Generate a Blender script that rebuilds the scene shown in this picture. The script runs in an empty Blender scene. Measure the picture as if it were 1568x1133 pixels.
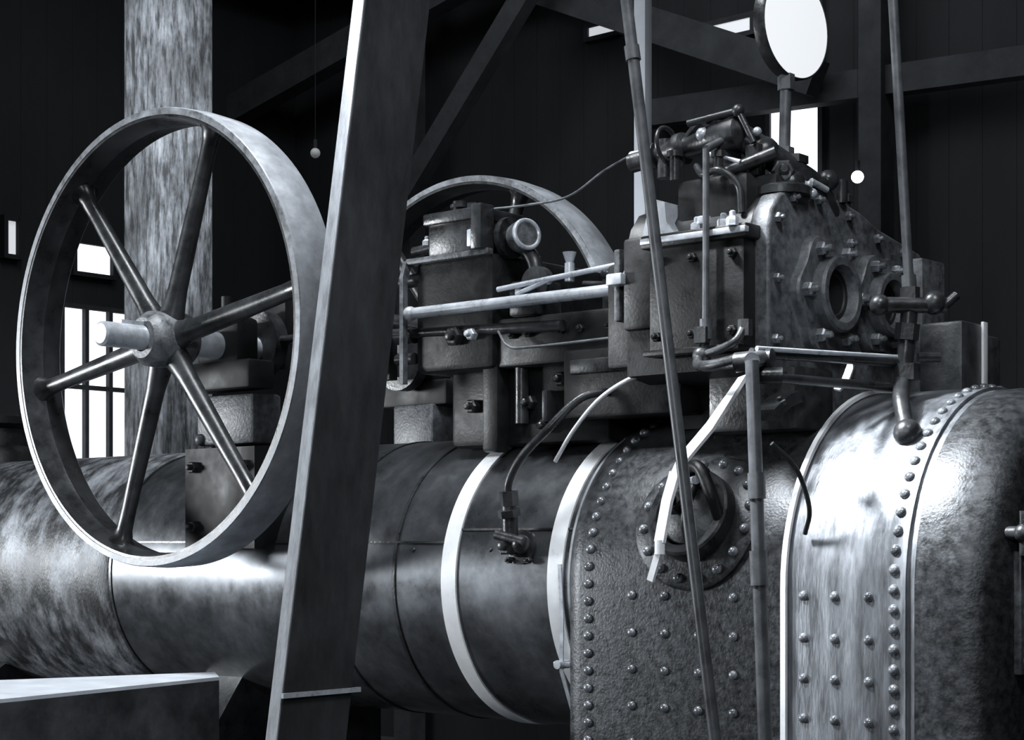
import bpy, bmesh, math, random
from mathutils import Vector, Matrix
random.seed(4)
S = bpy.context.scene
S.view_settings.view_transform = 'Standard'
COL = S.collection
V = Vector

# ------------------------------------------------------------------ materials
def mat(name, c1, c2, metal=0.0, rough=0.5, scale=8.0, bump=0.0, bscale=60.0, stretch=(1,1,1), lo=0.35, hi=0.65, rvar=0.12, spec=0.5, bd=.003, det=10, grime=0.0):
    m = bpy.data.materials.new(name); m.use_nodes = True
    nt = m.node_tree; N = nt.nodes; L = nt.links
    b = N['Principled BSDF']
    tc = N.new('ShaderNodeTexCoord'); mp = N.new('ShaderNodeMapping')
    mp.inputs['Scale'].default_value = stretch
    L.new(tc.outputs['Object'], mp.inputs['Vector'])
    n = N.new('ShaderNodeTexNoise'); n.inputs['Scale'].default_value = scale
    n.inputs['Detail'].default_value = det; n.inputs['Roughness'].default_value = 0.68
    L.new(mp.outputs['Vector'], n.inputs['Vector'])
    r = N.new('ShaderNodeValToRGB')
    r.color_ramp.elements[0].position = lo; r.color_ramp.elements[1].position = hi
    r.color_ramp.elements[0].color = (*c1, 1); r.color_ramp.elements[1].color = (*c2, 1)
    L.new(n.outputs['Fac'], r.inputs['Fac'])
    out = r.outputs['Color']
    if grime > 0:      # broad soot / oil patches over the base
        n3 = N.new('ShaderNodeTexNoise'); n3.inputs['Scale'].default_value = 2.6; n3.inputs['Detail'].default_value = 6
        n3.inputs['Roughness'].default_value = .7
        L.new(tc.outputs['Object'], n3.inputs['Vector'])
        mr3 = N.new('ShaderNodeMapRange'); mr3.inputs['From Min'].default_value = .4; mr3.inputs['From Max'].default_value = .62
        mr3.inputs['To Min'].default_value = 1-grime; mr3.inputs['To Max'].default_value = 1
        L.new(n3.outputs['Fac'], mr3.inputs['Value'])
        mx = N.new('ShaderNodeVectorMath'); mx.operation = 'SCALE'
        L.new(out, mx.inputs[0]); L.new(mr3.outputs['Result'], mx.inputs['Scale'])
        out = mx.outputs['Vector']
    L.new(out, b.inputs['Base Color'])
    b.inputs['Metallic'].default_value = metal
    b.inputs['Specular IOR Level'].default_value = spec
    mr = N.new('ShaderNodeMapRange')
    mr.inputs['To Min'].default_value = max(0.05, rough - rvar); mr.inputs['To Max'].default_value = min(1, rough + rvar)
    mr.inputs['From Min'].default_value = 0.3; mr.inputs['From Max'].default_value = 0.7
    L.new(n.outputs['Fac'], mr.inputs['Value']); L.new(mr.outputs['Result'], b.inputs['Roughness'])
    if bump > 0:
        n2 = N.new('ShaderNodeTexNoise'); n2.inputs['Scale'].default_value = bscale; n2.inputs['Detail'].default_value = 3
        L.new(mp.outputs['Vector'], n2.inputs['Vector'])
        bp = N.new('ShaderNodeBump'); bp.inputs['Strength'].default_value = bump; bp.inputs['Distance'].default_value = bd
        L.new(n2.outputs['Fac'], bp.inputs['Height']); L.new(bp.outputs['Normal'], b.inputs['Normal'])
    return m

def g(v, t=0.06):   # cool monochrome grey
    return (v*(1-t), v, v*(1+1.6*t))

def emis(name, col, s):
    m = bpy.data.materials.new(name); m.use_nodes = True
    b = m.node_tree.nodes['Principled BSDF']
    b.inputs['Base Color'].default_value = (*col, 1)
    b.inputs['Emission Color'].default_value = (*col, 1); b.inputs['Emission Strength'].default_value = s
    return m

M_BLACK = mat('black_engine_paint', g(.008), g(.022), 0.0, .45, 14, .2, 120, grime=.4, spec=.4)
M_DARK = mat('dark_cast_iron', g(.016), g(.045), 0.1, .33, 18, .25, 100)
M_CAST = mat('worn_cast_iron', g(.07), g(.22), 0.1, .45, 34, .4, 110, grime=.55)
M_CASTD = mat('grimy_casting', g(.025), g(.07), 0.1, .45, 22, .3, 110)
M_LAG = mat('boiler_lagging_sheet', g(.10), g(.20), 0.7, .34, 5, .04, 20, grime=.5)
M_FIRE = mat('firebox_plate', g(.03), g(.10), 0.5, .4, 44, .3, 140, grime=.4)
M_FIRE2 = mat('polished_firebox_plate', g(.16), g(.40), 0.7, .42, 14, .25, 110, stretch=(1.8, 1, .3), grime=.15)
M_SMOKE = mat('scraped_smokebox_plate', g(.06), g(.40), 0.35, .5, 8, .5, 90, stretch=(1.7, 1, .8), lo=.42, hi=.62, det=12, grime=.7)
M_BRASS = mat('polished_band', g(.78, .03), g(.92, .02), 0.0, .35, 10, .0)
M_STEEL = mat('bright_steel', g(.4), g(.65), 0.3, .32, 20, .0)
M_RIM = mat('machined_wheel_rim', g(.28), g(.48), 0.0, .55, 10, .1, 90, grime=.4)
M_RIMF = mat('worn_rim_face', g(.08), g(.42), 0.1, .42, 16, .1, 90, grime=.4)
M_WHEEL = mat('wheel_paint', g(.025), g(.06), 0.1, .32, 12, .12, 60, grime=.4)
M_RIVET = mat('rivet_steel', g(.12), g(.32), 0.4, .25, 30)
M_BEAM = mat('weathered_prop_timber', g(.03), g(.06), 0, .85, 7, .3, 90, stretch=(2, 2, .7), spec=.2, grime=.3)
M_BEAME = mat('pale_prop_edge', g(.22), g(.48), 0, .7, 14, .3, 40, stretch=(3, 3, .6))  # narrow side coloured lighter than the plank face
M_WOOD = mat('rough_sawn_timber', g(.07), g(.48), 0, .85, 10, .5, 60, stretch=(3.2, 3.2, .6), lo=.40, hi=.62, det=12, grime=.6)
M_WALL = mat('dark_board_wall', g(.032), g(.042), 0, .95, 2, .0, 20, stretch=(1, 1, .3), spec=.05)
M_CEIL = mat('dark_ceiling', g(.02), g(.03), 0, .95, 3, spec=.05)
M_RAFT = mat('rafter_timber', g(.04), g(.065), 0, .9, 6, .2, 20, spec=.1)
M_FLOOR = mat('concrete_floor', g(.05), g(.08), 0, .8, 2, .3, 40)
M_TANK = mat('galvanised_sheet', g(.05), g(.14), .3, .4, 5, .2, grime=.5)
M_TANKR = mat('galvanised_rim', g(.6), g(.75), .0, .5, 8)
M_PALE = mat('pale_painted_post', g(.75), g(.85), 0, .7, 5)
M_ROD = mat('grey_rod', g(.07), g(.13), .2, .4, 20)
M_DIAL = emis('glowing_gauge_dial', g(.9, .02), .6)  # dial given its own glow so it stays bright white
M_PANE = emis('daylit_pane', g(.9, .03), 2.0)
M_PANED = emis('grimy_daylit_pane', g(.9, .03), .6)
M_BULB = emis('lamp_bulb', g(.95, .02), 6)
M_BULBD = emis('dim_lamp_bulb', g(.5, .02), .12)
M_HOLE = mat('near_black_iron', g(.006), g(.015), 0, .6)  # near-black tone for crank parts, saddle and cover recesses

# ------------------------------------------------------------------ mesh builder
def frame(a):
    a = V(a).normalized()
    h = V((0, 0, 1)) if abs(a.z) < .9 else V((1, 0, 0))
    u = a.cross(h).normalized(); v = a.cross(u).normalized()
    return a, u, v

class MB:
    def __init__(s): s.bm = bmesh.new()
    def rings(s, rings, close=True, cap=True, loop=False):
        vs = [[s.bm.verts.new(p) for p in r] for r in rings]
        n = len(vs[0]); k = len(vs)
        for i in range(k if loop else k-1):
            A = vs[i]; B = vs[(i+1) % k]
            for j in range(n if close else n-1):
                j2 = (j+1) % n
                s.bm.faces.new((A[j], A[j2], B[j2], B[j]))
        if cap and not loop:
            s.bm.faces.new(vs[0][::-1]); s.bm.faces.new(vs[-1])
        return s
    def lathe(s, o, axis, prof, seg=32, cap=True, loop=False):
        a, u, v = frame(axis); o = V(o); R = []
        for t, r in prof:
            R.append([o + a*t + (u*math.cos(2*math.pi*i/seg) + v*math.sin(2*math.pi*i/seg))*r for i in range(seg)])
        return s.rings(R, cap=cap, loop=loop)
    def cyl(s, p1, p2, r1, r2=None, seg=16):
        p1 = V(p1); p2 = V(p2); d = p2-p1
        return s.lathe(p1, d, [(0, r1), (d.length, r1 if r2 is None else r2)], seg)
    def ring(s, p, n, R, r, seg=28):
        a, u, v = frame(n); p = V(p); rr = []
        for i in range(seg):
            d = u*math.cos(2*math.pi*i/seg)+v*math.sin(2*math.pi*i/seg)
            rr.append([p+d*(R+r*math.cos(2*math.pi*j/10))+a*r*math.sin(2*math.pi*j/10) for j in range(10)])
        return s.rings(rr, loop=True)
    def box(s, x0, x1, y0, y1, z0, z1, bev=0.0):
        r = bmesh.ops.create_cube(s.bm, size=1)['verts']
        for v in r:
            v.co = V(((x0+x1)/2 + v.co.x*(x1-x0), (y0+y1)/2 + v.co.y*(y1-y0), (z0+z1)/2 + v.co.z*(z1-z0)))
        if bev > 0:
            es = list({e for v in r for e in v.link_edges})
            bmesh.ops.bevel(s.bm, geom=es, offset=bev, segments=2, affect='EDGES', profile=.5)
        return s
    def beam(s, p1, p2, w, t, side=(1, 0, 0)):
        p1 = V(p1); p2 = V(p2); a = (p2-p1).normalized(); u = V(side); u = (u-a*u.dot(a)).normalized(); v = a.cross(u)
        q = [u*w/2+v*t/2, -u*w/2+v*t/2, -u*w/2-v*t/2, u*w/2-v*t/2]
        return s.rings([[p1+k for k in q], [p2+k for k in q]])
    def strip(s, pts, w, t, side):
        P = [V(p) for p in pts]; R = []
        for i, p in enumerate(P):
            a = (P[min(i+1, len(P)-1)]-P[max(i-1, 0)]).normalized()
            u = V(side); u = (u-a*u.dot(a)).normalized(); v = a.cross(u)
            R.append([p+u*w/2+v*t/2, p-u*w/2+v*t/2, p-u*w/2-v*t/2, p+u*w/2-v*t/2])
        return s.rings(R)
    def prism(s, poly, x0, x1):   # polygon in YZ extruded along X
        return s.rings([[V((x0, y, z)) for y, z in poly], [V((x1, y, z)) for y, z in poly]])
    def dome(s, p, n, r, h=None):
        h = h or r*.75
        a, u, v = frame(n); p = V(p)
        R = [[p+a*(h*math.sin(q)) + (u*math.cos(2*math.pi*i/10)+v*math.sin(2*math.pi*i/10))*(r*math.cos(q)) for i in range(10)] for q in (0, .45, .9, 1.3)]
        R.insert(0, [x - a*.004 for x in R[0]])
        return s.rings(R)
    def nut(s, p, n, r, h):
        return s.lathe(p, n, [(-.002, r), (h*.8, r), (h, r*.8)], 6).lathe(V(p)+V(n).normalized()*h, n, [(0, r*.5), (h*.6, r*.5), (h*.75, r*.3)], 10)
    def sphere(s, p, r, sc=(1, 1, 1)):
        m = Matrix.Translation(p) @ Matrix.Diagonal((*sc, 1))
        bmesh.ops.create_uvsphere(s.bm, u_segments=18, v_segments=10, radius=r, matrix=m); return s
    def tube(s, pts, r, seg=12, r2=None, sub=8):
        P = [V(p) for p in pts]
        if len(P) > 2:
            Q = [P[0]]
            E = [P[0]*2-P[1]] + P + [P[-1]*2-P[-2]]
            for i in range(1, len(E)-2):
                for k in range(1, sub+1):
                    t = k/sub; a, b, c, d = E[i-1:i+3]
                    Q.append(.5*((2*b)+(c-a)*t+(2*a-5*b+4*c-d)*t*t+(3*b-a-3*c+d)*t**3))
            P = Q
        R = []; a, u, v = frame(P[1]-P[0])
        for i, p in enumerate(P):
            a = (P[min(i+1, len(P)-1)]-P[max(i-1, 0)]).normalized()
            u = (u-a*u.dot(a)).normalized(); v = a.cross(u)
            rr = r if r2 is None else r+(r2-r)*i/(len(P)-1)
            R.append([p+(u*math.cos(2*math.pi*j/seg)+v*math.sin(2*math.pi*j/seg))*rr for j in range(seg)])
        return s.rings(R)
    def done(s, name, m, parent=None, ang=35):
        bm = s.bm
        bmesh.ops.recalc_face_normals(bm, faces=bm.faces)
        for e in bm.edges:
            if len(e.link_faces) == 2 and e.calc_face_angle(0) > math.radians(ang): e.smooth = False
        for f in bm.faces: f.smooth = True
        me = bpy.data.meshes.new(name); bm.to_mesh(me); bm.free()
        me.materials.append(m)
        o = bpy.data.objects.new(name, me); COL.objects.link(o)
        if parent: o.parent = parent
        return o

def empty(name):
    o = bpy.data.objects.new(name, None); COL.objects.link(o); o.empty_display_size = .2; return o

ENG = empty('portable_steam_engine')
YB, ZB = 4.13, 1.287
RB = .435

# ------------------------------------------------------------------ boiler barrel
MB().lathe((-5.07, YB, ZB), (1, 0, 0), [(0, RB), (2.12, RB)], 96).done('boiler_barrel', M_LAG, ENG)
# smokebox
MB().lathe((-6.65, YB, ZB), (1, 0, 0), [(-.06, .2), (-.05, .32), (-.02, .41), (.02, .442), (1.5, .442), (1.58, .442), (1.59, .436)], 96).done('smokebox', M_SMOKE, ENG)
b = MB().lathe((-6.74, YB, ZB), (1, 0, 0), [(-.03, .05), (-.02, .3), (.03, .31)], 48)
b.box(-6.8, -6.74, 4.4, 4.5, 1.2, 1.3, .01).done('smokebox_door', M_BLACK, ENG)
b = MB()
b.lathe((-6.45, YB, ZB+.38), (0, 0, 1), [(0, .2), (.1, .18), (.13, .15), (.2, .14), (.22, .17), (.25, .17), (.26, .12)], 40)
b.done('chimney_base', M_BLACK, ENG)
# seams on the cladding
b = MB()
for X in (-3.68, -3.95, -5.06):
    b.lathe((X, YB, ZB), (1, 0, 0), [(0, RB-.01), (0, RB+.0035), (.012, RB+.0035), (.012, RB-.01)], 96, loop=True)
for k, a in ((0, 165), (1, 160)):
    a = math.radians(a)
    y = YB+(RB+.001)*math.cos(a); z = ZB+(RB+.001)*math.sin(a)
    b.box(-5.05+k*1.6, -3.47+k*.52, y-.003, y+.004, z-.003, z+.003)
for X in (-3.95, -3.8, -3.6, -3.3): b.dome((X, YB-RB*math.cos(math.radians(12)), ZB+RB*math.sin(math.radians(12))), (0, -1, .2), .006)
b.done('cladding_seams', M_DARK, ENG)

def band(X, w, R, m, name, t=.006):
    MB().lathe((X-w/2, YB, ZB), (1, 0, 0), [(0, R-.01), (0, R+t), (w, R+t), (w, R-.01)], 128, loop=True).done(name, m, ENG)
band(-3.45, .056, RB, M_BRASS, 'boiler_band_1')
band(-3.055, .052, RB, M_BRASS, 'boiler_band_2')
band(-3.0, .008, RB, M_RIM, 'boiler_band_edge', .012)
# band clamp and loose strap
b = MB().strip([(-3.03, 3.682, 1.34), (-3.02, 3.68, 1.2), (-3.03, 3.69, 1.05), (-3.0, 3.72, .9), (-2.99, 3.75, .78)], .012, .004, (1, 0, 0))
b.box(-3.06, -2.93, 3.69, 3.71, 1.062, 1.076, .003).cyl((-3.03, 3.67, 1.069), (-3.03, 3.72, 1.069), .012)
b.done('band_clamp', M_STEEL, ENG)

# ------------------------------------------------------------------ firebox
ZBOT = .42
def uring(X, R, n=40, zb=ZBOT):
    p = [V((X, YB-R, zb)), V((X, YB-R, zb+.3)), V((X, YB-R, zb+.6))]
    for i in range(n+1):
        a = math.pi - math.pi*i/n
        p.append(V((X, YB+R*math.cos(a), ZB+R*math.sin(a))))
    p += [V((X, YB+R, zb+.6)), V((X, YB+R, zb+.3)), V((X, YB+R, zb))]
    return p
MB().rings([uring(x, r) for x, r in ((-3.0, .43), (-2.99, .452), (-2.965, .466), (-2.94, .47), (-2.6, .47), (-2.27, .47))]).done('firebox_wrapper', M_FIRE, ENG)
MB().rings([uring(x, r, zb=ZBOT+.001) for x, r in ((-2.285, .46), (-2.285, .497), (-2.27, .50), (-2.1, .50), (-1.965, .50), (-1.965, .492), (-1.93, .49))]).done('firebox_outer_shell', M_FIRE2, ENG)
MB().rings([uring(x, r, zb=ZBOT-.001) for x, r in ((-1.97, .49), (-1.90, .493), (-1.84, .487), (-1.80, .472), (-1.77, .445), (-1.755, .41), (-1.75, .37))]).done('backhead', M_FIRE, ENG)
# edge band at the lap
b = MB(); w = .014
r0 = [uring(-2.292, .502), uring(-2.292+w, .502), uring(-2.292+w, .512), uring(-2.292, .512)]
b.rings(r0, close=False, cap=False, loop=True).done('lap_edge_strip', M_BRASS, ENG)

def surf(R, s):   # arc-length coordinate measured from the crown toward the near side
    a = s/R
    if a <= math.pi/2 and a >= -math.pi/2:
        return V((0, YB-R*math.sin(a), ZB+R*math.cos(a))), V((0, -math.sin(a), math.cos(a)))
    sg = 1 if a > 0 else -1
    return V((0, YB-sg*R, ZB-(abs(s)-R*math.pi/2))), V((0, -sg, 0))
b = MB()
for X, R in ((-2.915, .47), (-1.995, .50)):
    L = R*math.pi/2+.8
    k = int(L/.046)
    for i in range(-k, k+1):
        p, n = surf(R, i*.046); p.x = X
        b.dome(p, n, .0135)
for X in (-2.77, -2.665, -2.56, -2.455):
    for z in (1.262, 1.165, 1.07, .975, .88, .785, .69, .595):
        b.dome((X, YB-.47, z), (0, -1, 0), .0125)
        b.dome((X, YB+.47, z), (0, 1, 0), .0125)
for X in (-2.235, -2.15, -2.06):
    for z in (1.272, 1.172, 1.075, .98, .885, .79, .69, .595):
        b.dome((X, YB-.50, z), (0, -1, 0), .0125)
        b.dome((X, YB+.50, z), (0, 1, 0), .0125)
b.done('rivets_and_stay_bolts', M_RIVET, ENG)

# firehole door and fittings on the backhead
b = MB()
b.lathe((-1.76, 4.13, 1.02), (1, 0, 0), [(0, .19), (.03, .19), (.04, .17), (.04, .02)], 40)
b.box(-1.76, -1.735, 3.74, 3.84, 1.1, 1.38, .006)
for y in (3.76, 3.82):
    for z in (1.13, 1.24, 1.35): b.dome((-1.735, y, z), (1, 0, 0), .01)
b.done('firehole_door', M_CAST, ENG)
b = MB()
b.cyl((-1.80, 3.74, 1.42), (-1.72, 3.72, 1.42), .016).sphere((-1.72, 3.72, 1.42), .022).cyl((-1.72, 3.72, 1.37), (-1.72, 3.72, 1.47), .01)
b.cyl((-1.76, 4.3, 1.3), (-1.68, 4.3, 1.3), .02).cyl((-1.68, 4.3, 1.25), (-1.68, 4.3, 1.6), .014).cyl((-1.76, 4.3, 1.58), (-1.68, 4.3, 1.58), .02)
b.done('backhead_cocks', M_DARK, ENG)

# ------------------------------------------------------------------ side manhole, curved onto the shell
RC = .47; s0 = math.radians(90-21.4)*RC; X0 = -2.584
def onshell(dx, ds, h):
    p, n = surf(RC, s0+ds); p.x = X0+dx
    return p+n*h, n
b = MB(); seg = 48; R = []
for rr, h in ((.002, .012), (.06, .012), (.12, .012), (.178, .012), (.186, .008), (.188, -.006)):
    R.append([onshell(rr*math.cos(2*math.pi*i/seg), rr*math.sin(2*math.pi*i/seg), h)[0] for i in range(seg)])
b.rings(R).done('manhole_flange', M_FIRE, ENG)
b = MB()
for i in range(16):
    a = 2*math.pi*(i+.5)/16
    p, n = onshell(.158*math.cos(a), .158*math.sin(a), .012)
    b.dome(p, n, .0135, .013)
b.done('manhole_rivets', M_RIVET, ENG)
c, n = onshell(0, 0, .0)
n = n.normalized()
MB().lathe(c, n, [(.0, .118), (.05, .118), (.055, .112), (.055, .092), (.03, .088), (.0, .085)], 48, loop=True).done('manhole_rim', M_DARK, ENG)
up = n.cross(V((1, 0, 0))).normalized()
if up.z < 0: up = -up
b = MB()
b.lathe(c+n*.03, n, [(0, .084), (.012, .082), (.03, .06), (.036, .02)], 40)
b.done('manhole_lid', M_CAST, ENG)
b = MB()
xx = V((1, 0, 0))
b.tube([c+n*.03+xx*.10+up*-.03, c+n*.09+xx*.09+up*.03, c+n*.11+xx*.055+up*.09, c+n*.09+xx*.01+up*.10, c+n*.05-xx*.01+up*.05], .016)
b.tube([c+n*.03+xx*.02-up*.09, c+n*.09+xx*.03-up*.04, c+n*.1+xx*.04+up*.04, c+n*.05+xx*.03+up*.11], .012)
b.cyl(c+n*.03, c+n*.12, .02).nut(c+n*.10, n, .032, .025)
b.done('manhole_dog', M_BLACK, ENG)
b = MB().cyl(c+n*.05+up*.075-xx*.04, c+n*.11+up*.06+xx*.05, .011).cyl(c+n*.1+up*.0-xx*.02, c+n*.1+up*.06-xx*.02, .012)
b.done('manhole_handle', M_STEEL, ENG)

# drain lever
b = MB().strip([(-2.385, 3.60, 1.80), (-2.392, 3.56, 1.755), (-2.44, 3.54, 1.68), (-2.517, 3.53, 1.60), (-2.53, 3.52, 1.56)], .030, .010, (1, 0, .5))
b.strip([(-2.53, 3.52, 1.57), (-2.54, 3.50, 1.50), (-2.555, 3.49, 1.40)], .028, .012, (1, 0, 0))
b.cyl((-2.555, 3.49, 1.405), (-2.555, 3.49, 1.37), .013).strip([(-2.556, 3.49, 1.38), (-2.583, 3.49, 1.305)], .018, .010, (1, 0, 0))
b.done('damper_lever', M_BRASS, ENG)

# ------------------------------------------------------------------ washout valve and feed pipe on barrel
b = MB()
b.lathe((-3.18, 3.715, 1.385), (0, -1, .1), [(0, .048), (.02, .048), (.025, .03), (.05, .028)], 24)
b.cyl((-3.19, 3.665, 1.37), (-3.19, 3.66, 1.50), .022).cyl((-3.19, 3.66, 1.47), (-3.19, 3.655, 1.49), .032, seg=6).cyl((-3.19, 3.66, 1.5), (-3.19, 3.655, 1.54), .026, seg=6)
b.cyl((-3.22, 3.64, 1.42), (-3.12, 3.64, 1.40), .014).sphere((-3.14, 3.65, 1.395), .026).nut((-3.19, 3.655, 1.39), (0, -1, 0), .028, .02)
b.nut((-3.215, 3.69, 1.35), (0, -1, 0), .01, .012).nut((-3.145, 3.69, 1.35), (0, -1, 0), .01, .012)
b.done('check_valve', M_DARK, ENG)
MB().tube([(-3.19, 3.66, 1.5), (-3.185, 3.65, 1.56), (-3.14, 3.65, 1.63), (-3.06, 3.66, 1.70), (-2.985, 3.72, 1.79), (-2.93, 3.8, 1.81)], .0115).done('feed_pipe', M_DARK, ENG)
MB().tube([(-3.06, 3.70, 1.62), (-2.98, 3.68, 1.70), (-2.89, 3.68, 1.78), (-2.80, 3.70, 1.83), (-2.76, 3.75, 1.84)], .006).done('drain_pipe', M_BRASS, ENG)

# ------------------------------------------------------------------ flywheels
XC, ZC = -4.387, 2.024
def flywheel(Y0, nm, R=.70, w=.15):
    e = empty(nm); e.parent = ENG
    prof = [(0, R-.030), (.0, R-.002), (.004, R), (w/2, R+.004), (w-.004, R), (w, R-.002), (w, R-.030), (w*.6, R-.036), (w*.5, R-.042), (w*.4, R-.036)]
    MB().lathe((XC, Y0, ZC), (0, 1, 0), prof, 160, loop=True).done('rim', M_RIM, e, 25)
    MB().lathe((XC, Y0-.003, ZC), (0, 1, 0), [(0, R-.022), (0, R-.003), (.003, R-.001), (.004, R-.022)], 160, loop=True).done('rim_face', M_RIMF, e)
    MB().lathe((XC, Y0-.001, ZC), (0, 1, 0), [(0, R-.0315), (w*.38, R-.0375), (w*.5, R-.0435), (w*.62, R-.0375), (w-.002, R-.0315), (w-.002, R-.03), (w*.5, R-.035), (0, R-.02)], 160, loop=True).done('rim_inside_paint', M_WHEEL, e)
    b = MB(); yc = Y0+w/2
    for k in range(6):
        a = math.radians(10+60*k); d = V((math.cos(a), 0, math.sin(a))); c = V((XC, yc, ZC))
        p = V((-d.z, 0, d.x)); R_ = []
        for t, r in ((.05, .05), (.10, .040), (.16, .033), (.35, .030), (.55, .026), (.62, .028), (.65, .036), (.672, .055)):
            R_.append([c+d*t*R/.7+p*r*math.cos(2*math.pi*j/20)+V((0, 1, 0))*r*.85*math.sin(2*math.pi*j/20) for j in range(20)])
        b.rings(R_)
    b.done('spokes', M_WHEEL, e)
    MB().lathe((XC, Y0-.02, ZC), (0, 1, 0), [(0, .042), (0, .062), (.012, .072), (.03, .085), (.15, .09), (.165, .078), (.18, .065), (.18, .042)], 40, loop=True).done('hub', M_CAST, e)
    return e
flywheel(3.342, 'flywheel_near')
flywheel(4.755, 'flywheel_far', R=.715)
b = MB().lathe((XC, 3.17, ZC), (0, 1, 0), [(0, .030), (.006, .038), (.16, .038), (.17, .043), (2.0, .043), (2.006, .036)], 32)
b.box(XC-.012, XC+.012, 3.24, 3.34, ZC+.03, ZC+.048)
b.done('crankshaft', M_STEEL, ENG)
# cranks, eccentrics, bearings, pedestals
b = MB()
for y in (3.86, 3.98, 4.22, 4.34):
    b.prism([(y, ZC-.06), (y+.04, ZC-.06), (y+.04, ZC+.2), (y, ZC+.2)], XC-.05, XC+.05)
for y in (3.66, 4.56):
    b.lathe((XC, y-.02, ZC), (0, 1, 0), [(0, .09), (.01, .1), (.05, .1), (.06, .09)], 32)
    b.box(XC-.16, XC+.16, y-.05, y+.06, ZC-.14, ZC-.05, .01)
    b.box(XC-.1, XC+.1, y-.045, y+.05, ZC-.06, ZC+.09, .02)
    b.cyl((XC, y, ZC+.08), (XC, y, ZC+.16), .02).nut((XC-.07, y, ZC+.09), (0, 0, 1), .02, .02).nut((XC+.07, y, ZC+.09), (0, 0, 1), .02, .02)
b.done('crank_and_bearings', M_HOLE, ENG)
b = MB()
b.box(-4.52, -4.24, 3.64, 3.76, 1.71, 1.87, .012).box(-4.48, -4.28, 4.50, 4.62, 1.62, 1.89, .012)
b.dome((-4.5, 3.64, 1.73), (0, -1, 0), .02)
b.done('bearing_pedestal_castings', M_CAST, ENG)
b = MB()
b.prism([(3.62, 1.38), (3.62, 1.70), (3.70, 1.70), (3.95, 1.72), (4.3, 1.72), (4.62, 1.70), (4.62, 1.40), (4.53, 1.40), (4.42, 1.6), (4.13, 1.70), (3.84, 1.6), (3.72, 1.40)], -4.55, -4.21)
for x in (-4.5, -4.26): b.nut((x, 3.62, 1.45), (0, -1, 0), .02, .02).nut((x, 3.62, 1.64), (0, -1, 0), .02, .02)
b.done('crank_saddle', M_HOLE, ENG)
b = MB()
for y in (3.93, 4.27):
    b.cyl((XC, y, ZC+.15), (-3.55, y, ZC), .028, .022).lathe((XC, y-.035, ZC+.15), (0, 1, 0), [(0, .075), (.07, .075)], 24)
b.cyl((XC, 3.8, ZC+.03), (-3.1, 3.78, 2.0), .016).lathe((XC, 3.77, ZC+.02), (0, 1, 0), [(0, .11), (.05, .11)], 32)
b.cyl((XC, 4.45, ZC+.03), (-3.1, 4.42, 2.0), .016).lathe((XC, 4.43, ZC+.02), (0, 1, 0), [(0, .11), (.05, .11)], 32)
b.done('connecting_rods', M_DARK, ENG)

# ------------------------------------------------------------------ motion work
b = MB()
b.box(-3.67, -3.36, 3.78, 4.42, 1.90, 2.235, .02)
b.box(-3.36, -2.84, 3.80, 4.40, 1.90, 2.04, .01)
b.box(-3.60, -3.0, 3.86, 4.38, 1.68, 1.92, .02)
b.box(-3.42, -3.36, 3.80, 3.86, 1.66, 1.92, .01)
b.box(-3.1, -2.7, 3.78, 3.9, 1.74, 1.93, .01)
b.box(-2.9, -2.66, 3.72, 4.4, 1.86, 2.14, .012)
b.done('motion_frame', M_BLACK, ENG)
b = MB()
b.prism([(3.745, 1.87), (3.745, 2.19), (3.76, 2.235), (3.80, 2.25), (4.42, 2.25), (4.42, 2.23), (3.81, 2.23), (3.78, 2.22), (3.765, 2.18), (3.765, 1.87)], -3.70, -3.685)
b.box(-3.69, -3.36, 3.76, 3.785, 2.225, 2.243, .004)
b.box(-2.845, -2.825, 3.68, 3.80, 1.98, 2.17, .005)
b.tube([(-3.32, 3.76, 2.0), (-3.28, 3.755, 1.955), (-3.2, 3.755, 1.945), (-2.86, 3.755, 1.95)], .004)
b.done('motion_frame_edges', M_CAST, ENG)
b = MB()
b.cyl((-3.66, 3.75, 2.077), (-2.84, 3.75, 2.077), .017).sphere((-3.66, 3.75, 2.077), .022)
b.cyl((-3.66, 4.42, 2.077), (-2.84, 4.42, 2.077), .016)
b.cyl((-3.33, 3.77, 2.12), (-2.84, 3.77, 2.15), .008)
b.done('guide_bars', M_STEEL, ENG)
b = MB()
b.cyl((-3.3, 3.93, ZC), (-2.7, 3.93, ZC), .02).cyl((-3.3, 4.2, ZC), (-2.7, 4.2, ZC), .02)
b.box(-3.30, -3.20, 3.78, 3.9, 2.04, 2.14, .01)
b.box(-3.6, -3.4, 3.76, 3.95, 2.235, 2.36, .012)
b.box(-3.61, -3.39, 3.75, 3.96, 2.33, 2.365, .006)
b.cyl((-3.55, 3.85, 2.36), (-3.55, 3.85, 2.41), .022).cyl((-3.55, 3.85, 2.39), (-3.55, 3.85, 2.40), .03)
b.cyl((-3.45, 3.80, 2.36), (-3.45, 3.80, 2.385), .02, seg=6)
b.cyl((-3.40, 3.85, 2.28), (-3.30, 3.85, 2.28), .035).lathe((-3.365, 3.85, 2.28), (1, 0, 0), [(0, .06), (.02, .06)], 24)
b.box(-3.41, -3.37, 3.74, 3.8, 2.24, 2.37, .004)
b.tube([(-3.31, 3.86, 2.25), (-3.27, 3.86, 2.2), (-3.26, 3.86, 2.12)], .022)
b.lathe((-3.22, 3.8, 2.13), (0, 1, 0), [(0, .05), (.03, .05)], 24)
b.cyl((-3.75, 3.8, 2.18), (-3.6, 3.8, 2.19), .02).cyl((-3.74, 3.85, 2.28), (-3.6, 3.85, 2.29), .016).cyl((-3.76, 3.8, 2.02), (-3.69, 3.8, 2.02), .025).cyl((-3.76, 3.8, 1.95), (-3.69, 3.8, 1.95), .018)
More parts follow.
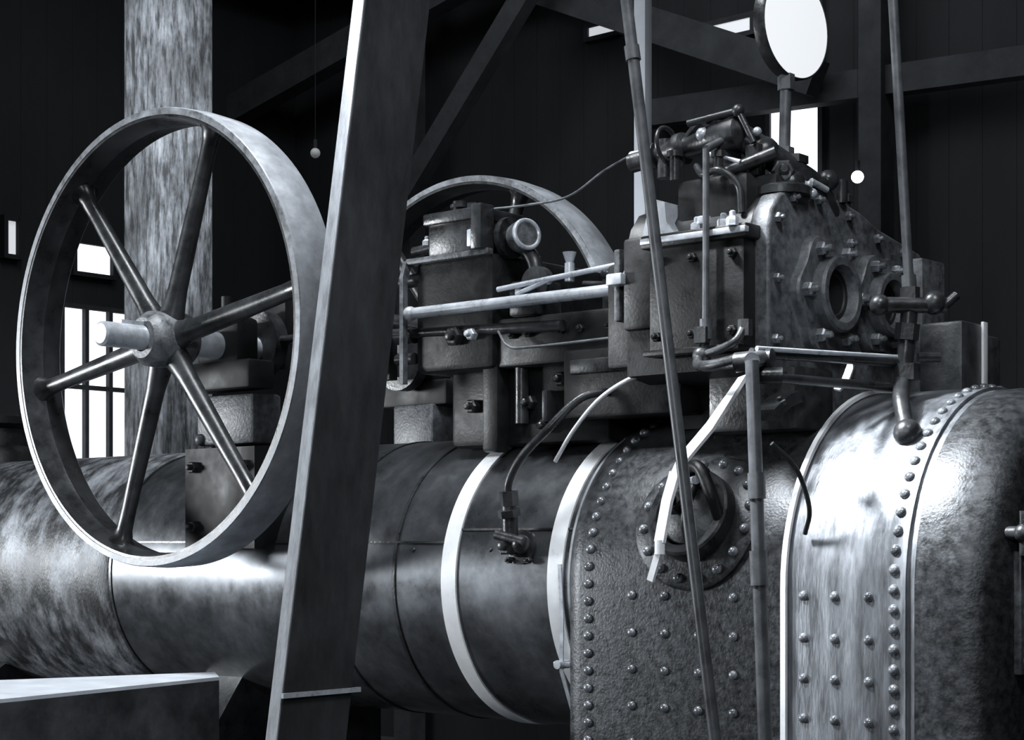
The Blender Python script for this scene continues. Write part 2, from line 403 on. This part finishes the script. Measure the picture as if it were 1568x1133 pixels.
for x in (-3.3, -3.24, -3.12, -3.05, -2.95): b.nut((x, 3.80, 1.99), (0, -1, 0), .012, .012)
b.nut((-3.5, 3.775, 2.0), (0, -1, 0), .03, .02)
b.cyl((-3.0, 3.85, 2.04), (-3.0, 3.85, 2.14), .012).cyl((-3.12, 3.9, 2.13), (-2.86, 3.88, 2.10), .009).sphere((-3.0, 3.85, 2.14), .018)
b.done('lubricator_and_valve_gear', M_DARK, ENG)
b = MB()
b.lathe((-3.315, 3.845, 2.275), (1, -.35, .1), [(0, .044), (.012, .046), (.035, .044), (.045, .034), (.046, .02)], 28)
b.done('pump_cover', M_CAST, ENG)
b = MB()
b.ring((-3.275, 3.832, 2.28), (1, -.35, .1), .040, .007)
b.cyl((-3.075, 3.78, 2.12), (-3.075, 3.78, 2.17), .014).cyl((-3.075, 3.78, 2.17), (-3.075, 3.78, 2.20), .01, .02)
b.box(-3.43, -3.40, 3.745, 3.76, 2.25, 2.30, .004).box(-3.395, -3.38, 3.745, 3.76, 2.25, 2.35, .004)
b.nut((-3.43, 3.775, 2.0), (0, -1, 0), .018, .02)
b.sphere((-3.15, 3.78, 2.13), .012).sphere((-3.26, 3.78, 2.11), .012).cyl((-3.26, 3.77, 2.10), (-3.14, 3.77, 2.13), .007)
b.nut((-3.62, 3.78, 2.28), (0, 0, 1), .014, .015)
b.done('bright_fittings', M_STEEL, ENG)
b = MB()
for x, z in ((-3.28, 1.80), (-3.16, 1.86), (-3.50, 1.8), (-3.22, 1.73)):
    b.nut((x, 3.86, z), (0, -1, 0), .022, .025)
b.box(-3.21, -3.19, 3.82, 3.87, 1.74, 1.83, .004).box(-3.06, -2.9, 3.76, 3.80, 1.86, 1.90, .004)
b.cyl((-3.3, 3.84, 1.74), (-3.3, 3.84, 1.9), .02)
b.done('bracket_fittings', M_DARK, ENG)

# ------------------------------------------------------------------ cylinder block
poly = [(3.675, 1.83), (3.675, 2.176), (3.69, 2.22), (3.727, 2.264), (3.80, 2.29), (3.90, 2.30), (4.03, 2.285), (4.12, 2.27), (4.21, 2.24), (4.33, 2.22), (4.45, 2.20), (4.467, 2.17), (4.467, 1.86), (4.38, 1.80), (4.36, 1.70), (4.13, 1.74), (3.90, 1.70), (3.86, 1.80)]
b = MB().prism(poly, -2.42, -2.36); o = b.done('cylinder_block_end', M_CAST, ENG)
bv = o.modifiers.new('b', 'BEVEL'); bv.width = .008; bv.segments = 2; bv.limit_method = 'ANGLE'
poly2 = [(y*.985+4.07*.015, z*.985+2.0*.015) for y, z in poly]
MB().prism(poly2, -2.80, -2.41).done('cylinder_block', M_BLACK, ENG)
b = MB()
b.box(-2.69, -2.40, 3.625, 3.70, 1.87, 2.15, .01).box(-2.705, -2.385, 3.61, 3.72, 2.145, 2.18, .006)
b.box(-2.69, -2.40, 3.60, 3.66, 1.87, 1.885, .003)
for x in (-2.66, -2.55, -2.43):
    for z in (1.92, 2.11): b.nut((x, 3.625, z), (0, -1, 0), .013, .014)
b.box(-2.66, -2.44, 3.70, 3.95, 2.18, 2.33, .02)
b.box(-2.80, -2.69, 3.66, 3.72, 1.95, 2.19, .01)
b.done('valve_chest', M_BLACK, ENG)
b = MB()
b.box(-2.704, -2.384, 3.605, 3.625, 2.155, 2.172, .004)
b.rings([[V((x, y, z)) for x, z in ((-2.74, 2.17), (-2.62, 2.17), (-2.66, 2.22), (-2.665, 2.27), (-2.71, 2.285))] for y in (3.66, 3.72)])
b.box(-2.84, -2.79, 3.64, 3.68, 2.07, 2.10, .004)
b.prism([(3.66, 2.09), (3.72, 2.09), (3.72, 2.19), (3.69, 2.17)], -2.80, -2.75)
b.box(-2.53, -2.50, 3.61, 3.63, 2.19, 2.21, .003).nut((-2.42, 3.605, 2.175), (0, 0, 1), .016, .02).nut((-2.47, 3.64, 2.18), (0, 0, 1), .016, .02).nut((-2.55, 3.64, 2.18), (0, 0, 1), .016, .02)
b.done('chest_lid_trim', M_STEEL, ENG)
# end covers
def cover(Y, R, nm):
    e = empty(nm); e.parent = ENG
    n = 72; rr = []
    for x, f in ((0, 1.03), (.022, 1.03), (.028, 1.0), (.028, .62)):
        rr.append([V((-2.362+x, Y+R*f*(1+.06*math.cos(6*(t*2*math.pi/n))*(1 if f > .9 else 0))*math.cos(t*2*math.pi/n), 2.03+R*f*(1+.06*math.cos(6*(t*2*math.pi/n))*(1 if f > .9 else 0))*math.sin(t*2*math.pi/n))) for t in range(n)])
    MB().rings(rr).done('flange', M_CAST, e)
    MB().lathe((-2.362, Y, 2.03), (1, 0, 0), [(.02, R*.66), (.055, R*.66), (.062, R*.62), (.062, R*.50), (.05, R*.46), (.03, R*.44), (.02, R*.44)], 48, loop=True).done('raised_ring', M_CAST, e)
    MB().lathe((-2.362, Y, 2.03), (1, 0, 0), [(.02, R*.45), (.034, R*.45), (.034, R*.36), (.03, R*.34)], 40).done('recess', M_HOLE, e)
    b = MB()
    for k in range(6):
        a = math.radians(60*k)
        b.nut((-2.334, Y+R*.85*math.cos(a), 2.03+R*.85*math.sin(a)), (1, 0, 0), R*.13, .022)
    b.done('cover_nuts', M_RIVET, e)
cover(3.93, .148, 'cylinder_cover_near'); cover(4.195, .130, 'cylinder_cover_far')
b = MB()
for y, z in ((3.71, 2.20), (3.78, 2.26), (3.9, 2.27), (4.05, 2.25), (4.2, 2.21), (4.34, 2.19), (4.43, 2.12), (3.70, 1.9), (3.705, 2.05), (4.06, 1.88), (4.06, 2.18)):
    b.nut((-2.36, y, z), (1, 0, 0), .013, .014)
b.done('block_end_nuts', M_RIVET, ENG)

# regulator, safety-valve elbow on top
b = MB()
b.lathe((-2.83, 3.74, 2.405), (1, .02, .09), [(0, .012), (.0, .026), (.06, .026), (.06, .036), (.085, .036), (.085, .026), (.13, .03), (.15, .042), (.17, .042), (.18, .03), (.24, .034), (.27, .045), (.34, .045), (.36, .02)], 20)
b.cyl((-2.72, 3.74, 2.35), (-2.72, 3.74, 2.45), .022).sphere((-2.56, 3.76, 2.43), .058, (1, 1, .8)).cyl((-2.55, 3.76, 2.32), (-2.55, 3.76, 2.42), .045)
b.cyl((-2.64, 3.74, 2.44), (-2.60, 3.74, 2.475), .02, seg=6).nut((-2.54, 3.74, 2.46), (0, 0, 1), .024, .02)
b.tube([(-2.50, 3.76, 2.43), (-2.45, 3.79, 2.39), (-2.41, 3.86, 2.345), (-2.39, 3.94, 2.31), (-2.39, 4.0, 2.25)], .034)
b.sphere((-2.45, 3.79, 2.385), .042).cyl((-2.42, 3.87, 2.28), (-2.42, 3.87, 2.385), .03).cyl((-2.42, 3.87, 2.365), (-2.42, 3.87, 2.385), .045, seg=6)
b.nut((-2.4, 3.8, 2.33), (.6, -.8, 0), .03, .03).lathe((-2.40, 3.80, 2.27), (0, 0, 1), [(0, .07), (.02, .07), (.03, .05)], 24)
b.sphere((-2.39, 3.82, 2.30), .04).box(-2.46, -2.38, 3.74, 3.82, 2.25, 2.32, .01)
b.cyl((-2.5, 3.70, 2.33), (-2.38, 3.74, 2.37), .016)
# extra clutter: links, oil cups, cock handles, lever arms
b.cyl((-2.62, 3.70, 2.47), (-2.48, 3.72, 2.485), .009).sphere((-2.48, 3.72, 2.485), .016).cyl((-2.48, 3.72, 2.485), (-2.44, 3.73, 2.40), .008)
b.cyl((-2.66, 3.70, 2.33), (-2.66, 3.70, 2.39), .014).cyl((-2.66, 3.70, 2.39), (-2.66, 3.70, 2.405), .022)
b.cyl((-2.52, 3.69, 2.33), (-2.52, 3.69, 2.38), .012).nut((-2.52, 3.69, 2.37), (0, 0, 1), .018, .016)
b.tube([(-2.60, 3.71, 2.36), (-2.56, 3.68, 2.33), (-2.50, 3.67, 2.33), (-2.46, 3.69, 2.29), (-2.45, 3.69, 2.22)], .009)
b.cyl((-2.38, 3.88, 2.30), (-2.36, 3.98, 2.335), .018).sphere((-2.365, 3.96, 2.33), .028).cyl((-2.36, 4.02, 2.28), (-2.36, 4.02, 2.34), .016)
b.ring((-2.70, 3.72, 2.43), (1, 0, .1), .046, .006).cyl((-2.40, 4.1, 2.24), (-2.40, 4.1, 2.31), .018).nut((-2.40, 4.1, 2.30), (0, 0, 1), .026, .02)
b.box(-2.47, -2.43, 3.735, 3.77, 2.32, 2.40, .005)
b.done('regulator_valve', M_DARK, ENG)
b = MB()
b.sphere((-2.585, 3.715, 2.44), .018).cyl((-2.83, 3.74, 2.42), (-2.80, 3.74, 2.42), .016).nut((-2.365, 3.84, 2.29), (1, -.4, .3), .018, .02)
b.cyl((-2.56, 3.70, 2.385), (-2.46, 3.70, 2.35), .006).sphere((-2.38, 3.78, 2.32), .015).sphere((-2.35, 3.86, 2.28), .013)
b.cyl((-2.36, 3.87, 2.315), (-2.35, 3.93, 2.30), .008).sphere((-2.44, 3.745, 2.43), .012)
b.done('regulator_bright_parts', M_STEEL, ENG)
b = MB().tube([(-2.495, 3.60, 2.37), (-2.495, 3.60, 2.15), (-2.495, 3.598, 1.93)], .0085)
b.cyl((-2.495, 3.60, 2.37), (-2.52, 3.70, 2.41), .01).cyl((-2.495, 3.6, 1.95), (-2.495, 3.6, 1.90), .016)
b.done('oil_pipe', M_ROD, ENG)
b = MB().tube([(-3.38, 3.8, 2.36), (-3.25, 3.8, 2.355), (-3.096, 3.8, 2.36), (-2.95, 3.78, 2.41), (-2.82, 3.76, 2.44)], .0035, 8)
b.done('control_wire', M_RIMF, ENG)
# lower pipework round the block
b = MB()
b.tube([(-2.495, 3.6, 1.92), (-2.50, 3.59, 1.87), (-2.49, 3.56, 1.835), (-2.42, 3.52, 1.825), (-2.32, 3.50, 1.835)], .014)
b.tube([(-2.50, 3.59, 1.86), (-2.44, 3.58, 1.87), (-2.39, 3.58, 1.89), (-2.38, 3.6, 1.93)], .011)
b.cyl((-2.297, 3.50, 1.845), (-2.13, 3.95, 1.845), .0125).cyl((-2.25, 3.52, 1.785), (-2.13, 3.92, 1.78), .012)
b.cyl((-2.34, 3.50, 1.825), (-2.25, 3.52, 1.83), .024).cyl((-2.29, 3.49, 1.79), (-2.23, 3.53, 1.79), .02)
b.sphere((-2.50, 3.59, 1.86), .024).cyl((-2.50, 3.59, 1.89), (-2.50, 3.59, 1.93), .02, seg=6).cyl((-2.38, 3.6, 1.9), (-2.38, 3.6, 1.94), .018, seg=6)
b.tube([(-2.12, 3.94, 1.99), (-2.125, 3.93, 1.88), (-2.13, 3.92, 1.80), (-2.09, 3.84, 1.745), (-2.045, 3.79, 1.66)], .021)
b.sphere((-2.043, 3.785, 1.66), .034).cyl((-2.125, 3.93, 1.80), (-2.125, 3.93, 1.84), .034, seg=6).cyl((-2.125, 3.93, 1.90), (-2.12, 3.93, 1.94), .03, seg=6)
b.cyl((-2.17, 3.88, 1.985), (-2.05, 3.99, 1.985), .02).sphere((-2.17, 3.88, 1.985), .026).sphere((-2.07, 3.97, 1.99), .03).cyl((-2.12, 3.94, 1.97), (-2.12, 3.94, 2.03), .024, seg=6)
b.cyl((-2.12, 3.98, 1.86), (-2.08, 4.02, 1.86), .012).cyl((-2.05, 3.99, 1.985), (-2.03, 4.01, 2.01), .012)
b.done('water_pipework', M_DARK, ENG)
b = MB().cyl((-2.275, 3.49, 1.853), (-2.14, 3.92, 1.857), .006).strip([(-2.2, 3.80, 1.84), (-2.21, 3.78, 1.79), (-2.22, 3.76, 1.77)], .02, .006, (1, 0, 0))
b.done('pipe_bright_edge', M_STEEL, ENG)
b = MB().cyl((-2.262, 3.45, 1.82), (-2.205, 3.45, .42), .0165)
b.cyl((-2.245, 3.45, 1.38), (-2.241, 3.45, 1.30), .021).cyl((-2.25, 3.45, 1.56), (-2.248, 3.45, 1.50), .021)
b.cyl((-2.262, 3.45, 1.82), (-2.27, 3.50, 1.83), .02)
b.done('drain_standpipe', M_ROD, ENG)
b = MB().tube([(-2.24, 3.5, 1.63), (-2.21, 3.56, 1.57), (-2.20, 3.6, 1.48), (-2.23, 3.63, 1.42)], .006)
b.done('drain_hose', M_DARK, ENG)
# fittings behind block: water gauge shroud, far plate
b = MB()
b.box(-2.16, -2.04, 4.06, 4.18, 1.74, 1.955, .01).box(-2.16, -2.04, 4.2, 4.28, 1.72, 1.93, .01)
b.done('gauge_shroud', M_CASTD, ENG)
MB().box(-2.31, -2.26, 4.27, 4.40, 1.70, 2.16, .008).done('end_stay_plate', M_CAST, ENG)
MB().box(-2.042, -2.034, 4.165, 4.19, 1.75, 1.96, .002).done('gauge_shroud_edge', M_BRASS, ENG)
b = MB().strip([(-2.36, 3.66, 1.71), (-2.36, 3.72, 1.745), (-2.36, 3.8, 1.77)], .06, .03, (1, 0, 0))
b.nut((-2.34, 3.70, 1.74), (0, -.6, .8), .015, .012)
b.box(-2.6, -2.34, 3.76, 3.95, 1.68, 1.84, .01)
b.done('block_feet', M_DARK, ENG)

# pressure gauge on siphon stem
PG = empty('pressure_gauge'); PG.parent = ENG
pc = V((-2.425, 3.9, 2.725)); pn = V((.98, -.1, 0)).normalized()
MB().lathe(pc-pn*.035, pn, [(0, .12), (.005, .134), (.035, .136), (.04, .133), (.04, .131), (.034, .130)], 56).done('gauge_case', M_DARK, PG)
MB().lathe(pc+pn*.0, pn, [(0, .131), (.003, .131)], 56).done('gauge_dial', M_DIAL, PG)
b = MB().cyl((-2.44, 3.88, 2.595), (-2.44, 3.87, 2.36), .015).cyl((-2.44, 3.87, 2.41), (-2.44, 3.87, 2.38), .026, seg=6).cyl((-2.44, 3.88, 2.60), (-2.44, 3.88, 2.56), .022, seg=6)
b.done('gauge_stem', M_ROD, PG)

# engine supports (below the frame of view)
b = MB()
b.box(-2.98, -1.77, 3.66, 4.60, .30, .43, .01)
b.prism([(3.75, .0), (4.51, .0), (4.51, .86), (4.40, .93), (4.13, .86), (3.86, .93), (3.75, .86)], -6.25, -5.95)
b.prism([(3.75, .0), (4.51, .0), (4.51, .80), (4.40, .95), (4.13, .85), (3.86, .95), (3.75, .80)], -4.75, -4.55)
b.done('support_cradles', M_DARK, ENG)
MB().box(-3.0, -1.75, 3.6, 4.66, 0, .31, .01).done('brick_plinth', M_CAST, ENG)

# ------------------------------------------------------------------ foreground timber prop
P = empty('leaning_timber_prop')
H = 5.5
def pp(z, dy=0, dx=0):
    return V((-3.204+(z-.971)*.0336+dx, 2.80+(z-.971)*.128+dy, z))
w = .225; t = .042
q = lambda z, x0, x1, y0, y1: [pp(z, y0, x0), pp(z, y0, x1), pp(z, y1, x1), pp(z, y1, x0)]
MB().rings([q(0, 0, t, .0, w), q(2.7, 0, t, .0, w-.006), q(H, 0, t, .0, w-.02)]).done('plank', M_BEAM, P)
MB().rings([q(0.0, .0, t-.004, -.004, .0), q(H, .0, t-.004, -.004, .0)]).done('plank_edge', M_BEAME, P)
p0 = pp(1.035)
MB().beam(p0+V((t+.006, -.01, 0)), p0+V((t+.006, w+.02, 0)), .012, .008, (0, 0, 1)).done('nailed_batten', M_STEEL, P)

# stay rods
b = MB().cyl((-1.84, 2.9, 0), (-2.645, 2.9, 5.5), .0125)
b.cyl((-1.84, 2.9, 0), (-1.842, 2.9, .012), .04).cyl((-2.19, 2.9, 2.39), (-2.195, 2.9, 2.42), .016)
b.done('stay_rod', M_ROD)
b = MB().cyl((-2.122, 3.94, 2.03), (-2.35, 3.96, 5.5), .0125).cyl((-2.122, 3.94, 2.03), (-2.124, 3.94, 2.06), .018)
b.done('steam_riser_pipe', M_ROD, ENG)

# ------------------------------------------------------------------ tank lower-left
T = empty('sheet_metal_tank')
pts = [(-4.256, 3.50), (-4.09, 3.38), (-3.94, 2.60), (-3.88, 2.2), (-4.75, 2.2), (-4.46, 2.93)]
MB().rings([[V((x, y, 0)) for x, y in pts], [V((x, y, .99)) for x, y in pts]]).done('tank_body', M_TANK, T)
MB().rings([[V((x, y, z)) for x, y in pts] for z in (.99, .999, 1.0)]).done('tank_lid', M_TANKR, T)

# ------------------------------------------------------------------ shed
X0r, X1r, Y0r, Y1r = -10, 3, -3, 9
def slab(name, a, bb, m): 
    return MB().box(a[0], bb[0], a[1], bb[1], a[2], bb[2]).done(name, m)
slab('floor', (X0r, Y0r, -.1), (X1r, Y1r, 0), M_FLOOR)
slab('ceiling', (X0r, Y0r, H), (X1r, Y1r, H+.1), M_CEIL)
def boards(name, horiz, c, a0, a1):
    b = MB()
    if horiz:
        b.box(a0, a1, c, c+.1, 0, H); x = a0
        while x < a1-.01: b.box(x+.001, min(x+.2, a1)-.001, c-.004, c, 0, H); x += .2
    else:
        b.box(c-.1, c, a0, a1, 0, H); x = a0
        while x < a1-.01: b.box(c, c+.004, x+.001, min(x+.2, a1)-.001, 0, H); x += .2
    return b.done(name, M_WALL)
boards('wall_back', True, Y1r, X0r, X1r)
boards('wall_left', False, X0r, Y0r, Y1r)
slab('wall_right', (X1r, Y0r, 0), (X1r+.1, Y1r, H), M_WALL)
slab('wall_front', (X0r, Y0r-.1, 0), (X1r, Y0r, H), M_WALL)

def window_left(i, y0, y1, z0, z1, nx=2, nz=2, m=M_PANE, fr=M_PALE):
    e = empty('window_%d' % i)
    MB().box(X0r+.02, X0r+.03, y0, y1, z0, z1).done('pane', m, e)
    b = MB(); f = .03
    for k in range(nx+1):
        y = y0+(y1-y0)*k/nx; b.box(X0r+.0, X0r+.07, y-f/2, y+f/2, z0-f/2, z1+f/2)
    for k in range(nz+1):
        z = z0+(z1-z0)*k/nz; b.box(X0r+.0, X0r+.065, y0, y1, z-f/2, z+f/2)
    b.done('frame', fr, e)
def window_back(i, x0, x1, z0, z1, nx=1, nz=1, m=M_PANE):
    e = empty('window_%d' % i)
    MB().box(x0, x1, Y1r-.03, Y1r-.02, z0, z1).done('pane', m, e)
    b = MB(); f = .03
    for k in range(nx+1):
        x = x0+(x1-x0)*k/nx; b.box(x-f/2, x+f/2, Y1r-.05, Y1r, z0-f/2, z1+f/2)
    for k in range(nz+1):
        z = z0+(z1-z0)*k/nz; b.box(x0, x1, Y1r-.045, Y1r, z-f/2, z+f/2)
    b.done('frame', M_RAFT, e)
window_left(1, 6.88, 7.46, 1.9, 2.98, 3, 2, fr=M_RAFT)
window_left(2, 6.98, 7.3, 3.2, 3.42, 1, 1, fr=M_WALL)
window_left(3, 6.45, 6.56, 3.25, 3.5, 1, 1, M_PANED, fr=M_WALL)
window_back(4, -5.76, -5.40, 3.51, 5.0)
window_back(5, -6.28, -5.87, 4.47, 4.58, m=M_PANED)
window_back(6, -7.15, -6.89, 4.66, 4.75, m=M_PANED)

# timber post, pale post, rafters
b = MB().box(-6.94, -6.64, 5.15, 5.45, 0, H, .01); b.done('timber_post', M_WOOD)
b = MB().box(-4.53, -4.47, 6.0, 6.05, 0, H, .004); b.done('pale_post', M_PALE)
b = MB()
for k, x in enumerate((-9, -7.2, -5.4, -3.6, -1.8)):
    b.beam((x, Y0r, 5.35), (x, Y1r, 5.35), .12, .2, (1, 0, 0))
b.beam((X0r, 8.4, 4.55), (-6.4, 8.4, 5.3), .14, .2, (0, 1, 0))
b.beam((-8.5, 8.6, 5.5), (-5.2, 8.6, 4.0), .12, .2, (0, 1, 0))
b.beam((-8.6, 8.3, 3.2), (-7.0, 8.3, 4.9), .1, .14, (0, 1, 0))
b.beam((-6.6, 8.8, 4.05), (-3.4, 8.8, 3.9), .1, .16, (0, 1, 0))
b.box(-5.0, -4.86, 8.7, 8.85, 0, H).box(-8.45, -8.3, 8.5, 8.65, 0, H).box(-3.55, -3.4, 8.7, 8.85, 0, H)
b.done('roof_beams', M_RAFT)

# lamps
def lamp(name, p, m, r=.05):
    e = empty(name)
    MB().sphere(p, r).done('bulb', m, e)
    b = MB().cyl(V(p)+V((0, 0, r*.9)), V(p)+V((0, 0, r+.05)), .012).cyl(V(p)+V((0, 0, r+.04)), (p[0], p[1], H), .0015)
    b.done('flex_and_holder', M_WALL, e)
lamp('pendant_lamp', (-4.603, 8.0, 3.275), M_BULB, .032)
lamp('pendant_lamp.001', (-7.82, 7.2, 3.73), M_BULBD, .03)

# ------------------------------------------------------------------ lights
def area(name, loc, tgt, sx, sy, power, col=(.93, .97, 1), spread=180):
    l = bpy.data.lights.new(name, 'AREA'); l.shape = 'RECTANGLE'; l.size = sx; l.size_y = sy; l.energy = power; l.color = col
    l.spread = math.radians(spread)
    o = bpy.data.objects.new(name, l); COL.objects.link(o); o.location = loc
    o.rotation_euler = (V(tgt)-V(loc)).to_track_quat('-Z', 'Y').to_euler(); return o
area('skylight_over_engine', (-3.7, 2.6, 5.2), (-3.3, 3.4, 1.5), 1.3, 1.3, 85, spread=110)
area('skylight_right', (-.6, 1.8, 4.9), (-3, 3.9, 1.7), 1.0, .8, 22, spread=90)
area('doorway_light', (-9.3, .3, 1.9), (-4.9, 3.7, 1.4), 1.6, 1.0, 75, spread=80)
area('front_fill_light', (-.2, -1.8, 3.0), (-3.2, 3.6, 1.5), 1.0, .8, 9, spread=70)  # added fill from the camera side, no window stands here
area('rear_wall_fill', (-6.2, 6.6, 5.2), (-7.5, 9.0, 2.0), 5.0, .5, 42)  # unseen fill added to lift the dark back walls
area('post_fill_light', (-4.6, 3.4, 5.3), (-6.8, 5.2, 3.2), .6, .6, 15, spread=40)  # extra lamp added to brighten the timber post
sl = bpy.data.lights.new('shell_highlight_spot', 'SPOT'); sl.energy = 5200; sl.spot_size = math.radians(13); sl.spot_blend = .8; sl.shadow_soft_size = .4; sl.color = (.93, .97, 1)  # unseen spot added to put a highlight on the firebox shell
so = bpy.data.objects.new('shell_highlight_spot', sl); COL.objects.link(so); so.location = (-4.2, 1.9, 4.9)
so.rotation_euler = (V((-2.08, 3.70, 1.52))-so.location).to_track_quat('-Z', 'Y').to_euler()

w_ = bpy.data.worlds.new('w'); S.world = w_; w_.use_nodes = True
w_.node_tree.nodes['Background'].inputs[0].default_value = (*g(.05), 1)

# ------------------------------------------------------------------ camera
cd = bpy.data.cameras.new('camera'); cd.lens = 62; cd.sensor_width = 36; cd.shift_y = .168; cd.clip_start = .05
co = bpy.data.objects.new('camera', cd); COL.objects.link(co)
co.location = (0, 0, 1.4); co.rotation_euler = (math.radians(90), 0, math.radians(41))
S.camera = co
